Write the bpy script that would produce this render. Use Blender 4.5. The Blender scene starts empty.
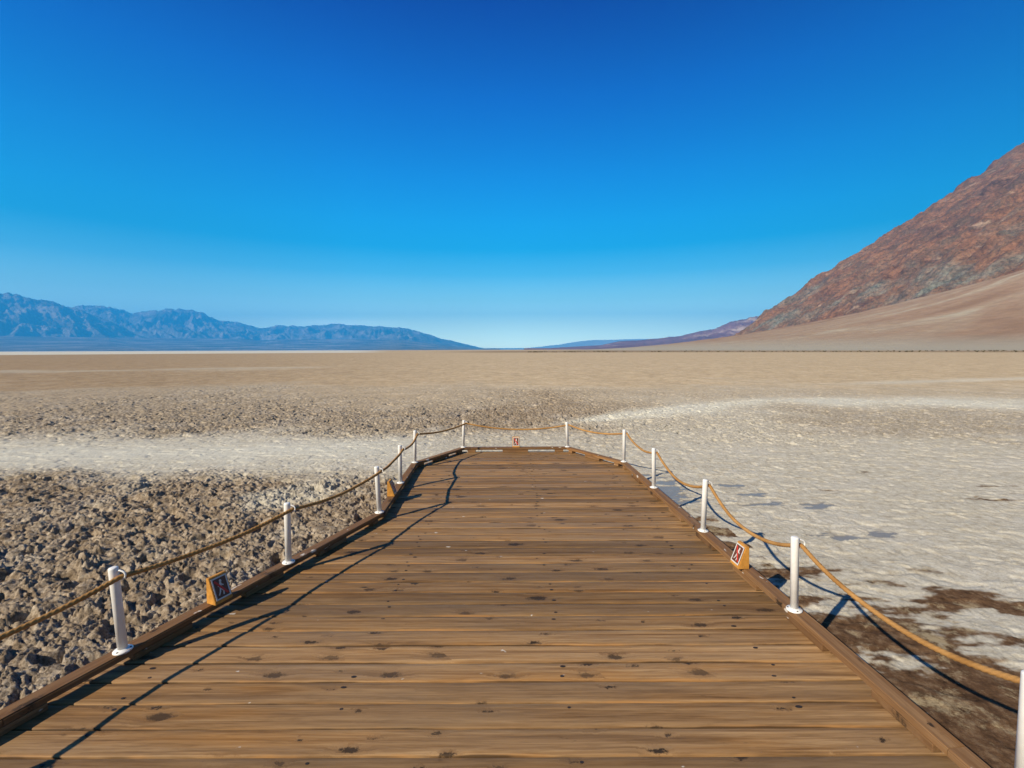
import bpy, bmesh, math, random
import numpy as np
from mathutils import Vector, Matrix

random.seed(7)
S = bpy.context.scene
COL = S.collection
R = math.radians

# ------------------------------------------------------------------ camera, sky, sun, exposure
cam_d = bpy.data.cameras.new('camera')
cam_d.sensor_width = 36.0
cam_d.lens = 464 / 1024 * 36.0
cam_d.clip_start = 0.05
cam_d.clip_end = 120000
cam = bpy.data.objects.new('camera', cam_d)
COL.objects.link(cam)
th, roll = math.atan((384 - 349.6) / 464), -0.0035
cr, sr, c_, s_ = math.cos(roll), math.sin(roll), math.cos(th), math.sin(th)
r0, u0, f0 = Vector((1, 0, 0)), Vector((0, s_, c_)), Vector((0, c_, -s_))
r1, u1 = cr * r0 + sr * u0, -sr * r0 + cr * u0
M = Matrix((r1, u1, -f0)).transposed().to_4x4()
M.translation = Vector((0, 0, 1.6))
cam.matrix_world = M
S.camera = cam

SUN_DX, SUN_DY = 1.17, 1.0            # shadow run per metre of height
sun_el = math.atan(1 / math.hypot(SUN_DX, SUN_DY))
sun_az = math.atan2(-SUN_DX, -SUN_DY)  # clockwise from +Y, direction towards the sun

W = bpy.data.worlds.new('World')
S.world = W
W.use_nodes = True
nt = W.node_tree
nt.nodes.clear()
N, Lk = nt.nodes.new, nt.links.new
sky = N('ShaderNodeTexSky'); sky.sky_type = 'NISHITA'; sky.sun_disc = False
sky.sun_elevation = sun_el; sky.sun_rotation = sun_az % (2 * math.pi)
sky.altitude = 0; sky.air_density = 1.0; sky.dust_density = 0.2; sky.ozone_density = 3.0
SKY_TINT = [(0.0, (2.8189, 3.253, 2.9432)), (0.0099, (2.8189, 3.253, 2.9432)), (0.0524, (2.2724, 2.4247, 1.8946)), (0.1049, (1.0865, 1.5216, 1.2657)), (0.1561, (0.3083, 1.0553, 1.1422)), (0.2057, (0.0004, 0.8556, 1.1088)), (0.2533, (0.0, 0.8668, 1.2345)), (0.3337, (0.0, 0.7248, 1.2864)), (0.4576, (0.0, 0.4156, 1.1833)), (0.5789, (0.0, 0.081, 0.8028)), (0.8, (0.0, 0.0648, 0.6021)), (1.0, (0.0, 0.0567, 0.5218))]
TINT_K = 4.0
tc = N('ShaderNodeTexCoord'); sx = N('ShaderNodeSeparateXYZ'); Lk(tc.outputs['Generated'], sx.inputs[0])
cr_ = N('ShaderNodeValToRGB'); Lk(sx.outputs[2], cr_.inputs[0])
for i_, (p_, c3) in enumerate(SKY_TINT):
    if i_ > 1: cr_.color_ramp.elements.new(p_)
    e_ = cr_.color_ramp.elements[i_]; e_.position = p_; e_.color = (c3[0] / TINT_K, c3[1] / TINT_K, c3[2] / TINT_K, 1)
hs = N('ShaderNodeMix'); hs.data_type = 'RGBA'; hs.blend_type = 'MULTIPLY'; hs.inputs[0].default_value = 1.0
# unseen sunward half of the sky dimmed to near neutral, to deepen the shadows
mr = N('ShaderNodeMapRange'); mr.interpolation_type = 'SMOOTHSTEP'
mr.inputs['From Min'].default_value = 0.15; mr.inputs['From Max'].default_value = -0.45
Lk(sx.outputs[1], mr.inputs['Value'])
mb = N('ShaderNodeMix'); mb.data_type = 'RGBA'; mb.inputs[7].default_value = (0.32 / TINT_K, 0.29 / TINT_K, 0.27 / TINT_K, 1)
Lk(mr.outputs[0], mb.inputs[0]); Lk(cr_.outputs[0], mb.inputs[6]); 
# thin wisp of cloud low above the far left range
def wm(op, a, b=None):
    x = N('ShaderNodeMath'); x.operation = op
    for i_, v_ in enumerate((a, b)):
        if v_ is None: continue
        if hasattr(v_, 'links'): Lk(v_, x.inputs[i_])
        else: x.inputs[i_].default_value = v_
    return x.outputs[0]
mpw = N('ShaderNodeMapping'); mpw.inputs['Scale'].default_value = (14, 14, 120); Lk(tc.outputs['Generated'], mpw.inputs[0])
nw = N('ShaderNodeTexNoise'); nw.inputs['Scale'].default_value = 1.0; nw.inputs['Detail'].default_value = 6; Lk(mpw.outputs[0], nw.inputs['Vector'])
ez_ = wm('DIVIDE', wm('SUBTRACT', sx.outputs[2], 0.0555), 0.0065)
gz_ = wm('POWER', 2.718, wm('MULTIPLY', wm('MULTIPLY', ez_, ez_), -1.0))
ex_ = wm('DIVIDE', wm('ADD', sx.outputs[0], 0.335), 0.10)
gx_ = wm('POWER', 2.718, wm('MULTIPLY', wm('MULTIPLY', ex_, ex_), -1.0))
cm_ = wm('MULTIPLY', wm('MULTIPLY', gz_, gx_), wm('MULTIPLY', nw.outputs[0], 0.75))
wc = N('ShaderNodeMix'); wc.data_type = 'RGBA'; wc.inputs[7].default_value = (3.6 / TINT_K, 3.2 / TINT_K, 2.9 / TINT_K, 1)
Lk(cm_, wc.inputs[0]); Lk(mb.outputs[2], wc.inputs[6])
# even out the brighter right-hand side of the band opposite the sun
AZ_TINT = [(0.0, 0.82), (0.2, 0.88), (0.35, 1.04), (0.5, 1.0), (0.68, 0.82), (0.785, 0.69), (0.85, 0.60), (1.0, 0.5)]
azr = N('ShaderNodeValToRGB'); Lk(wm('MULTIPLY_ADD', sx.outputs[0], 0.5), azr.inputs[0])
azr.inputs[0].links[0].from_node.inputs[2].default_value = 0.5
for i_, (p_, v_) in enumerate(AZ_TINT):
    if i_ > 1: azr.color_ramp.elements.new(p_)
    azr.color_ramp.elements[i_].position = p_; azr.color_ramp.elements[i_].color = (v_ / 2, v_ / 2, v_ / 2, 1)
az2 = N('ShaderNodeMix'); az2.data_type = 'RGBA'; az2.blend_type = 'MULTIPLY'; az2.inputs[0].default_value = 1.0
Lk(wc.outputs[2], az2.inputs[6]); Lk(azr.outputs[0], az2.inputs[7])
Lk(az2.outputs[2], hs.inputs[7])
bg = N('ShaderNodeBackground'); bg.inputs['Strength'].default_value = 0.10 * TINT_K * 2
out = N('ShaderNodeOutputWorld')
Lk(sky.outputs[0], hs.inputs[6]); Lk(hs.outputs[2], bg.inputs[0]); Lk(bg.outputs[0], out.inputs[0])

sun_d = bpy.data.lights.new('sun', 'SUN')
sun_d.energy = 5.0; sun_d.angle = R(0.53); sun_d.color = (1.0, 0.88, 0.69)
sun = bpy.data.objects.new('sun', sun_d); COL.objects.link(sun)
sun.rotation_euler = Vector((SUN_DX, SUN_DY, -1)).to_track_quat('-Z', 'Y').to_euler()
sun.location = (-20, -18, 20)

S.view_settings.view_transform = 'Standard'
S.view_settings.look = 'None'
S.view_settings.gamma = 1
S.view_settings.exposure = 0.58
S.render.engine = 'CYCLES'
S.cycles.volume_bounces = 2

# ------------------------------------------------------------------ helpers
def tag(o, label=None, cat=None, group=None, kind=None):
    if label: o['label'] = label
    if cat: o['category'] = cat
    if group: o['group'] = group
    if kind: o['kind'] = kind
    return o

def link_mesh(name, me, mats=(), parent=None, loc=None):
    o = bpy.data.objects.new(name, me)
    for m in mats: me.materials.append(m)
    COL.objects.link(o)
    if parent: o.parent = parent
    if loc is not None: o.location = loc
    return o

def from_bm(name, bm, mats=(), parent=None, smooth=False, loc=None):
    me = bpy.data.meshes.new(name)
    bm.normal_update()
    bm.to_mesh(me); bm.free()
    if smooth: me.polygons.foreach_set('use_smooth', [True] * len(me.polygons))
    return link_mesh(name, me, mats, parent, loc)

def empty(name, loc, rz=0.0):
    o = bpy.data.objects.new(name, None)
    o.empty_display_size = 0.1
    COL.objects.link(o); o.location = loc; o.rotation_euler = (0, 0, rz)
    return o

def box(bm, cx, cy, cz, sx, sy, sz, rz=0.0, bev=0.0, mi=0):
    r = bmesh.ops.create_cube(bm, size=1.0)
    vs = r['verts']
    bmesh.ops.scale(bm, vec=(sx, sy, sz), verts=vs)
    if bev:
        es = list({e for v in vs for e in v.link_edges})
        rr = bmesh.ops.bevel(bm, geom=es, offset=bev, segments=2, affect='EDGES', profile=0.5)
        vs = list({v for f in rr['faces'] for v in f.verts} | {v for v in vs if v.is_valid})
    bmesh.ops.rotate(bm, cent=(0, 0, 0), matrix=Matrix.Rotation(rz, 3, 'Z'), verts=vs)
    bmesh.ops.translate(bm, vec=(cx, cy, cz), verts=vs)
    for f in {f for v in vs for f in v.link_faces}: f.material_index = mi
    return vs

def lathe(bm, prof, seg=24, cx=0, cy=0, cz=0, mi=0):
    rings = []
    for r, z in prof:
        if r < 1e-6:
            rings.append([bm.verts.new((cx, cy, cz + z))])
        else:
            rings.append([bm.verts.new((cx + r * math.cos(2 * math.pi * i / seg), cy + r * math.sin(2 * math.pi * i / seg), cz + z)) for i in range(seg)])
    for a, b in zip(rings, rings[1:]):
        for i in range(seg):
            j = (i + 1) % seg
            if len(a) == 1 and len(b) == 1: continue
            if len(a) == 1: f = bm.faces.new((a[0], b[j], b[i]))
            elif len(b) == 1: f = bm.faces.new((a[i], a[j], b[0]))
            else: f = bm.faces.new((a[i], a[j], b[j], b[i]))
            f.material_index = mi

# ---- numpy noise
def _h(ix, iy, s):
    h = (ix.astype(np.int64) * 374761393 + iy.astype(np.int64) * 668265263 + s * 974634777) & 0xffffffff
    h = ((h ^ (h >> 13)) * 1274126177) & 0xffffffff
    h = ((h ^ (h >> 16)) * 2246822519) & 0xffffffff
    return (h ^ (h >> 15)) & 0xffffffff

def pn(x, y, s=0):
    ix, iy = np.floor(x), np.floor(y)
    fx, fy = x - ix, y - iy
    u = fx * fx * fx * (fx * (fx * 6 - 15) + 10); v = fy * fy * fy * (fy * (fy * 6 - 15) + 10)
    def g(dx, dy):
        a = _h(ix + dx, iy + dy, s) * (2 * np.pi / 4294967296.0)
        return np.cos(a) * (fx - dx) + np.sin(a) * (fy - dy)
    a, b, c, d = g(0, 0), g(1, 0), g(0, 1), g(1, 1)
    return (a + (b - a) * u + (c + (d - c) * u - a - (b - a) * u) * v) * 1.5

def fbm(x, y, o=4, s=0, gain=0.5):
    t = 0; a = 1.0
    for i in range(o):
        t = t + a * pn(x * 2 ** i + 17.3 * i, y * 2 ** i - 9.1 * i, s + i); a *= gain
    return t

def ridged(x, y, o=4, s=0, gain=0.55):
    t = 0; a = 1.0; n = 0
    for i in range(o):
        t = t + a * (1 - np.abs(pn(x * 2 ** i + 5.7 * i, y * 2 ** i + 3.3 * i, s + i)) * 1.6); n += a; a *= gain
    return t / n

def worley(x, y, s=0):
    ix, iy = np.floor(x), np.floor(y)
    f1 = np.full(x.shape, 9.0); f2 = np.full(x.shape, 9.0); idv = np.zeros(x.shape)
    for dx in (-1, 0, 1):
        for dy in (-1, 0, 1):
            cx, cy = ix + dx, iy + dy
            h = _h(cx, cy, s)
            px = cx + (h & 0xffff) / 65536.0; py = cy + ((h >> 16) & 0xffff) / 65536.0
            d = np.hypot(px - x, py - y)
            m = d < f1
            f2 = np.where(m, f1, np.minimum(f2, d)); idv = np.where(m, (h % 1009) / 1009.0, idv); f1 = np.where(m, d, f1)
    return f1, f2, idv

def sstep(a, b, x):
    t = np.clip((x - a) / (b - a), 0, 1)
    return t * t * (3 - 2 * t)

def grid_mesh(name, X, Y, Z, closed=False):
    nr, nc = X.shape
    me = bpy.data.meshes.new(name)
    co = np.stack([X, Y, Z], -1).reshape(-1, 3).astype(np.float32)
    i = np.arange(nr - 1)[:, None]
    ncf = nc if closed else nc - 1
    j = np.arange(ncf)[None, :]
    j2 = (j + 1) % nc
    q = np.stack([i * nc + j, i * nc + j2, (i + 1) * nc + j2, (i + 1) * nc + j], -1).reshape(-1, 4)
    q = q[:, ::-1].astype(np.int32)
    me.vertices.add(len(co)); me.vertices.foreach_set('co', co.ravel())
    me.loops.add(q.size); me.loops.foreach_set('vertex_index', q.ravel())
    me.polygons.add(len(q)); me.polygons.foreach_set('loop_start', np.arange(0, q.size, 4, dtype=np.int32))
    me.polygons.foreach_set('use_smooth', np.ones(len(q), dtype=bool))
    me.update(calc_edges=True)
    return me

def add_attr(me, name, arr):
    a = me.attributes.new(name, 'FLOAT', 'POINT')
    a.data.foreach_set('value', arr.astype(np.float32).ravel())

# ---- node helpers
class NT:
    def __init__(s, name, rough=0.8, spec=0.3):
        s.m = bpy.data.materials.new(name); s.m.use_nodes = True
        s.t = s.m.node_tree; s.b = s.t.nodes['Principled BSDF']
        s.b.inputs['Roughness'].default_value = rough
        s.b.inputs['Specular IOR Level'].default_value = spec
    def n(s, ty, **k):
        x = s.t.nodes.new(ty)
        for a, v in k.items(): setattr(x, a, v)
        return x
    def l(s, a, b): s.t.links.new(a, b)
    def coord(s, kind='Object'): return s.n('ShaderNodeTexCoord').outputs[kind]
    def mapp(s, v, scale=(1, 1, 1), rot=(0, 0, 0), loc=(0, 0, 0)):
        x = s.n('ShaderNodeMapping'); s.l(v, x.inputs[0])
        x.inputs['Scale'].default_value = scale; x.inputs['Rotation'].default_value = rot; x.inputs['Location'].default_value = loc
        return x.outputs[0]
    def noise(s, v, sc, det=4, ro=0.55, dist=0.0, out=0):
        x = s.n('ShaderNodeTexNoise'); s.l(v, x.inputs['Vector'])
        x.inputs['Scale'].default_value = sc; x.inputs['Detail'].default_value = det
        x.inputs['Roughness'].default_value = ro; x.inputs['Distortion'].default_value = dist
        return x.outputs[out]
    def ramp(s, f, stops, interp='LINEAR'):
        x = s.n('ShaderNodeValToRGB'); s.l(f, x.inputs[0]); x.color_ramp.interpolation = interp
        e = x.color_ramp.elements
        for i, (p, c) in enumerate(stops):
            if i > 1: e.new(p)
            e[i].position = p
            e[i].color = (c, c, c, 1) if isinstance(c, (int, float)) else (*c, 1)
        return x.outputs[0]
    def mix(s, f, a, b, mode='MIX'):
        x = s.n('ShaderNodeMix', data_type='RGBA', blend_type=mode)
        for i, v in ((0, f), (6, a), (7, b)):
            if hasattr(v, 'links'): s.l(v, x.inputs[i])
            else: x.inputs[i].default_value = v if i == 0 else (*v, 1)
        return x.outputs[2]
    def math(s, op, a, b=None, c=None, clamp=False):
        x = s.n('ShaderNodeMath', operation=op, use_clamp=clamp)
        for i, v in enumerate((a, b, c)):
            if v is None: continue
            if hasattr(v, 'links'): s.l(v, x.inputs[i])
            else: x.inputs[i].default_value = v
        return x.outputs[0]
    def attr(s, name): 
        x = s.n('ShaderNodeAttribute'); x.attribute_name = name; return x.outputs['Fac']
    def bump(s, h, strength=0.5, dist=0.01, prev=None):
        x = s.n('ShaderNodeBump'); s.l(h, x.inputs['Height'])
        x.inputs['Strength'].default_value = strength; x.inputs['Distance'].default_value = dist
        if prev is not None: s.l(prev, x.inputs['Normal'])
        return x.outputs[0]
    def base(s, c): s.l(c, s.b.inputs['Base Color'])
    def normal(s, n_): s.l(n_, s.b.inputs['Normal'])

# ------------------------------------------------------------------ materials
def ground_mat():
    m = NT('playa_ground', 0.95, 0.05)
    P = m.coord('Object')
    n1 = m.noise(P, 13.0, 9, 0.72); n2 = m.noise(P, 0.9, 7, 0.65); n3 = m.noise(P, 75.0, 5, 0.75); n4 = m.noise(P, 2.6, 10, 0.8); nb = m.noise(P, 0.12, 5, 0.6)
    rough, salt, mud, wet, hgt, far = (m.attr(k) for k in ('rough', 'salt', 'mud', 'wet', 'hgt', 'fartan'))
    # clods: brown grey earth with pale salt on the tops
    clod = m.ramp(n1, [(0.32, (0.12, 0.088, 0.06)), (0.48, (0.285, 0.22, 0.155)), (0.66, (0.52, 0.44, 0.34))])
    crust = m.ramp(n1, [(0.30, (0.37, 0.32, 0.245)), (0.48, (0.53, 0.49, 0.395)), (0.68, (0.66, 0.63, 0.54))])
    tan = m.ramp(n2, [(0.3, (0.47, 0.37, 0.25)), (0.5, (0.59, 0.465, 0.305)), (0.7, (0.67, 0.545, 0.375))])
    tan = m.mix(m.math('SUBTRACT', 1.0, m.attr('warm')), tan, (0.66, 0.62, 0.60), 'MULTIPLY')
    c = m.mix(rough, crust, clod)
    c = m.mix(far, c, m.mix(0.8, tan, m.ramp(n4, [(0.36, (0.62, 0.60, 0.57)), (0.52, (1.0, 1.0, 1.0))]), 'MULTIPLY'))
    c = m.mix(m.math('MULTIPLY_ADD', rough, 0.45, 0.30), c, m.ramp(n3, [(0.38, (0.42, 0.41, 0.40)), (0.54, (1.0, 1.0, 1.0))]), 'MULTIPLY')
    # scattered white crystals
    w = m.math('MULTIPLY', m.ramp(n2, [(0.50, 0.0), (0.68, 0.55)]), m.ramp(n3, [(0.42, 0.0), (0.6, 1.0)]))
    w = m.math('MULTIPLY', w, m.math('SUBTRACT', 1.0, far))
    c = m.mix(w, c, (0.62, 0.60, 0.55))
    sf = m.math('MULTIPLY', salt, m.ramp(n1, [(0.25, 0.45), (0.6, 1.0)]))
    saltc = m.ramp(n3, [(0.3, (0.50, 0.485, 0.40)), (0.65, (0.72, 0.71, 0.62))])
    c = m.mix(sf, c, saltc)
    mudc = m.ramp(n1, [(0.3, (0.05, 0.03, 0.018)), (0.5, (0.13, 0.075, 0.042)), (0.68, (0.26, 0.18, 0.11))])
    mudc = m.mix(m.ramp(m.noise(P, 4.2, 9, 0.75), [(0.53, 0.0), (0.62, 0.85)]), mudc, (0.42, 0.34, 0.21))
    c = m.mix(mud, c, mudc)
    c = m.mix(m.math('MULTIPLY', wet, 0.85), c, (0.19, 0.185, 0.175))
    c = m.mix(1.0, c, m.ramp(nb, [(0.3, (0.93, 0.93, 0.93)), (0.7, (1.0, 1.0, 1.0))]), 'MULTIPLY')
    m.base(c)
    m.l(m.math('SUBTRACT', 0.95, m.math('MULTIPLY', wet, 0.72)), m.b.inputs['Roughness']); m.l(m.math('MULTIPLY_ADD', wet, 0.10, 0.02), m.b.inputs['Specular IOR Level'])
    bm_ = m.bump(n1, 0.7, 0.011); bm_ = m.bump(n3, 0.7, 0.008, bm_)
    mx = m.n('ShaderNodeMix', data_type='VECTOR'); m.l(m.math('MULTIPLY', wet, 0.9), mx.inputs[0]); m.l(bm_, mx.inputs[4])
    g = m.n('ShaderNodeNewGeometry'); m.l(g.outputs['Normal'], mx.inputs[5])
    m.normal(mx.outputs[1])
    return m.m

def wood_mat(name, dark=1.0, salty=0.0, red=0.0, grain_axis=0):
    m = NT(name, 0.7, 0.12)
    P = m.coord('Object')
    rnd = m.n('ShaderNodeObjectInfo').outputs['Random']
    off = m.n('ShaderNodeCombineXYZ'); m.l(m.math('MULTIPLY', rnd, 37.0), off.inputs[0]); m.l(m.math('MULTIPLY', rnd, 91.0), off.inputs[2])
    va = m.n('ShaderNodeVectorMath', operation='ADD'); m.l(P, va.inputs[0]); m.l(off.outputs[0], va.inputs[1])
    P2 = va.outputs[0]
    sw = (lambda a, b: (a, b, b)) if grain_axis == 0 else (lambda a, b: (b, a, b))
    # knots: sparse voronoi cells stretched along the grain
    vo = m.n('ShaderNodeTexVoronoi', voronoi_dimensions='2D'); vo.inputs['Scale'].default_value = 1.0
    m.l(m.mapp(P2, sw(3.3, 8.5)), vo.inputs['Vector'])
    sepc = m.n('ShaderNodeSeparateColor'); m.l(vo.outputs['Color'], sepc.inputs[0])
    size = m.math('MULTIPLY', m.math('GREATER_THAN', sepc.outputs[0], 0.55), m.math('MULTIPLY_ADD', m.math('MULTIPLY', sepc.outputs[1], sepc.outputs[1]), 0.19, 0.055))
    wob = m.math('MULTIPLY_ADD', m.noise(P2, 38.0, 6, 0.75), 0.52, -0.26)
    d = m.math('ADD', vo.outputs['Distance'], wob)
    rel = m.math('DIVIDE', d, m.math('ADD', size, 0.0001))
    knot = m.math('MULTIPLY', m.ramp(rel, [(0.55, 1.0), (1.0, 0.0)]), m.math('GREATER_THAN', size, 0.01))
    halo = m.math('MULTIPLY', m.ramp(m.math('MULTIPLY', rel, 0.35), [(0.2, 1.0), (0.9, 0.0)]), m.math('GREATER_THAN', size, 0.01))
    # grain bends round the knots
    sep = m.n('ShaderNodeSeparateXYZ'); m.l(P2, sep.inputs[0])
    cmb = m.n('ShaderNodeCombineXYZ')
    bend = m.math('MULTIPLY', halo, 0.022)
    if grain_axis == 0:
        m.l(sep.outputs[0], cmb.inputs[0]); m.l(m.math('ADD', sep.outputs[1], bend), cmb.inputs[1])
    else:
        m.l(m.math('ADD', sep.outputs[0], bend), cmb.inputs[0]); m.l(sep.outputs[1], cmb.inputs[1])
    m.l(sep.outputs[2], cmb.inputs[2])
    G = cmb.outputs[0]
    g1 = m.noise(m.mapp(G, sw(0.9, 34.0)), 1.0, 6, 0.6, 0.6)
    g2 = m.noise(m.mapp(G, sw(3.0, 150.0)), 1.0, 4, 0.6, 0.3)
    g3 = m.noise(m.mapp(G, sw(0.7, 5.0)), 1.0, 5, 0.6)
    c = m.ramp(g1, [(0.30, (0.165, 0.087, 0.036)), (0.44, (0.29, 0.165, 0.072)), (0.58, (0.385, 0.235, 0.110)), (0.74, (0.50, 0.32, 0.16))])
    c = m.mix(0.45, c, m.ramp(g2, [(0.35, (0.48, 0.42, 0.36)), (0.6, (1.0, 1.0, 1.0))]), 'MULTIPLY')
    # weathered grey-brown and orange stained zones
    c = m.mix(m.ramp(g3, [(0.44, 0.0), (0.66, 0.6)]), c, (0.225, 0.15, 0.085))
    c = m.mix(m.ramp(g3, [(0.30, 0.5), (0.45, 0.0)]), c, (0.36, 0.17, 0.045))
    g5 = m.noise(m.mapp(G, sw(5.0, 60.0)), 1.0, 5, 0.7, 0.4)
    c = m.mix(0.42, c, m.ramp(g5, [(0.33, (0.42, 0.38, 0.34)), (0.55, (1.0, 1.0, 1.0))]), 'MULTIPLY')
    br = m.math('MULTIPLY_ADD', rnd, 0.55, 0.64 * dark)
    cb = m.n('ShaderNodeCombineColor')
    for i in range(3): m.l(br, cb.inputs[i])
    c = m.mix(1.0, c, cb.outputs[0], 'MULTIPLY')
    if red: c = m.mix(red, c, (0.20, 0.085, 0.035))
    c = m.mix(m.math('MULTIPLY', halo, 0.35), c, (0.16, 0.09, 0.045))
    c = m.mix(m.math('MULTIPLY', knot, m.math('MULTIPLY_ADD', sepc.outputs[2], 0.5, 0.5)), c, (0.035, 0.024, 0.016))
    if grain_axis == 0 and not red:
        sy_ = m.n('ShaderNodeSeparateXYZ'); m.l(P, sy_.inputs[0])
        ey = m.math('ADD', m.math('ABSOLUTE', sy_.outputs[1]), m.math('MULTIPLY_ADD', m.noise(m.mapp(P2, (2.5, 9, 1)), 1.0, 4, 0.6), 0.070, -0.037))
        c = m.mix(m.ramp(m.math('MULTIPLY', ey, 10.0), [(0.60, 0.0), (0.72, 0.55)]), c, (0.42, 0.21, 0.07))
        ez = m.math('ADD', m.math('ABSOLUTE', sy_.outputs[1]), m.math('MULTIPLY_ADD', m.noise(m.mapp(P2, (1.2, 5, 1), loc=(9, 4, 2)), 1.0, 4, 0.6), 0.022, -0.011))
        c = m.mix(m.ramp(m.math('MULTIPLY', ez, 10.0), [(0.64, 0.0), (0.675, 0.85)]), c, (0.045, 0.026, 0.014))
    # dark scuffs and white salt specks
    sc = m.noise(m.mapp(P2, sw(6.0, 20.0)), 1.0, 5, 0.7)
    c = m.mix(m.ramp(sc, [(0.66, 0.0), (0.74, 0.7)]), c, (0.05, 0.032, 0.02))
    sp = m.noise(m.mapp(P2, sw(9.0, 15.0), loc=(3, 5, 1)), 1.0, 3, 0.5)
    t0 = 0.735 - 0.08 * salty
    c = m.mix(m.ramp(sp, [(t0, 0.0), (t0 + 0.03, 0.85)]), c, (0.62, 0.58, 0.52))
    m.base(c)
    m.l(m.ramp(g3, [(0.3, 0.72), (0.7, 0.5)]), m.b.inputs['Roughness'])
    b = m.bump(g1, 0.35, 0.004); b = m.bump(g2, 0.4, 0.002, b); b = m.bump(m.math('SUBTRACT', 1.0, knot), 0.5, 0.003, b)
    m.normal(b)
    return m.m

def simple(name, col, rough=0.6, spec=0.4, var=0.15, sc=20, metal=0, bump=0.1, bd=0.002):
    m = NT(name, rough, spec)
    P = m.coord('Object'); n = m.noise(P, sc, 5, 0.6)
    lo = tuple(v * (1 - var) for v in col); hi = tuple(min(1, v * (1 + var)) for v in col)
    m.base(m.ramp(n, [(0.3, lo), (0.7, hi)]))
    m.b.inputs['Metallic'].default_value = metal
    if bump: m.normal(m.bump(n, bump, bd))
    return m.m

def post_mat():
    m = NT('white_post_paint', 0.38, 0.5)
    P = m.coord('Object')
    n = m.noise(P, 25, 5, 0.6); n2 = m.noise(m.mapp(P, (40, 40, 9)), 1.0, 5, 0.65)
    c = m.ramp(n, [(0.3, (0.74, 0.73, 0.70)), (0.7, (0.84, 0.83, 0.80))])
    sep = m.n('ShaderNodeSeparateXYZ'); m.l(P, sep.inputs[0])
    foot = m.ramp(sep.outputs[2], [(0.0, 0.10), (0.05, 0.0)])
    rust = m.ramp(m.math('ADD', n2, foot), [(0.68, 0.0), (0.75, 0.8)])
    c = m.mix(rust, c, (0.42, 0.20, 0.06))
    m.base(c); m.normal(m.bump(n, 0.08, 0.001))
    return m.m

def rope_mat():
    m = NT('manila_rope', 0.85, 0.2)
    P = m.coord('Object')
    n = m.noise(P, 8, 4, 0.6); f = m.noise(P, 420, 3, 0.7)
    c = m.ramp(n, [(0.3, (0.33, 0.165, 0.048)), (0.7, (0.50, 0.275, 0.095))])
    c = m.mix(0.5, c, m.ramp(f, [(0.35, 0.5), (0.6, 1.0)]), 'MULTIPLY')
    m.base(c); m.normal(m.bump(f, 0.5, 0.002))
    return m.m

M_GROUND = ground_mat()
M_PLANK = wood_mat('weathered_plank_wood', 1.0)
M_RAIL = wood_mat('kerb_rail_wood', 0.70, salty=0.6, red=0.30)
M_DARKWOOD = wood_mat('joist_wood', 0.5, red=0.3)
M_POST = post_mat()
M_ROPE = rope_mat()
M_SIGNWOOD = simple('new_orange_wood', (0.50, 0.235, 0.045), 0.6, 0.3, 0.25, 30)
M_PLAQUE = simple('brown_plaque', (0.115, 0.038, 0.018), 0.4, 0.4, 0.12, 60, bump=0)
M_WHITE = simple('white_print', (0.60, 0.58, 0.55), 0.5, 0.4, 0.08, 60, bump=0)
M_RED = simple('red_print', (0.55, 0.035, 0.02), 0.45, 0.4, 0.1, 60, bump=0)
M_STEEL = simple('rusty_screw_steel', (0.045, 0.035, 0.03), 0.6, 0.5, 0.5, 200, metal=0.5)

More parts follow.
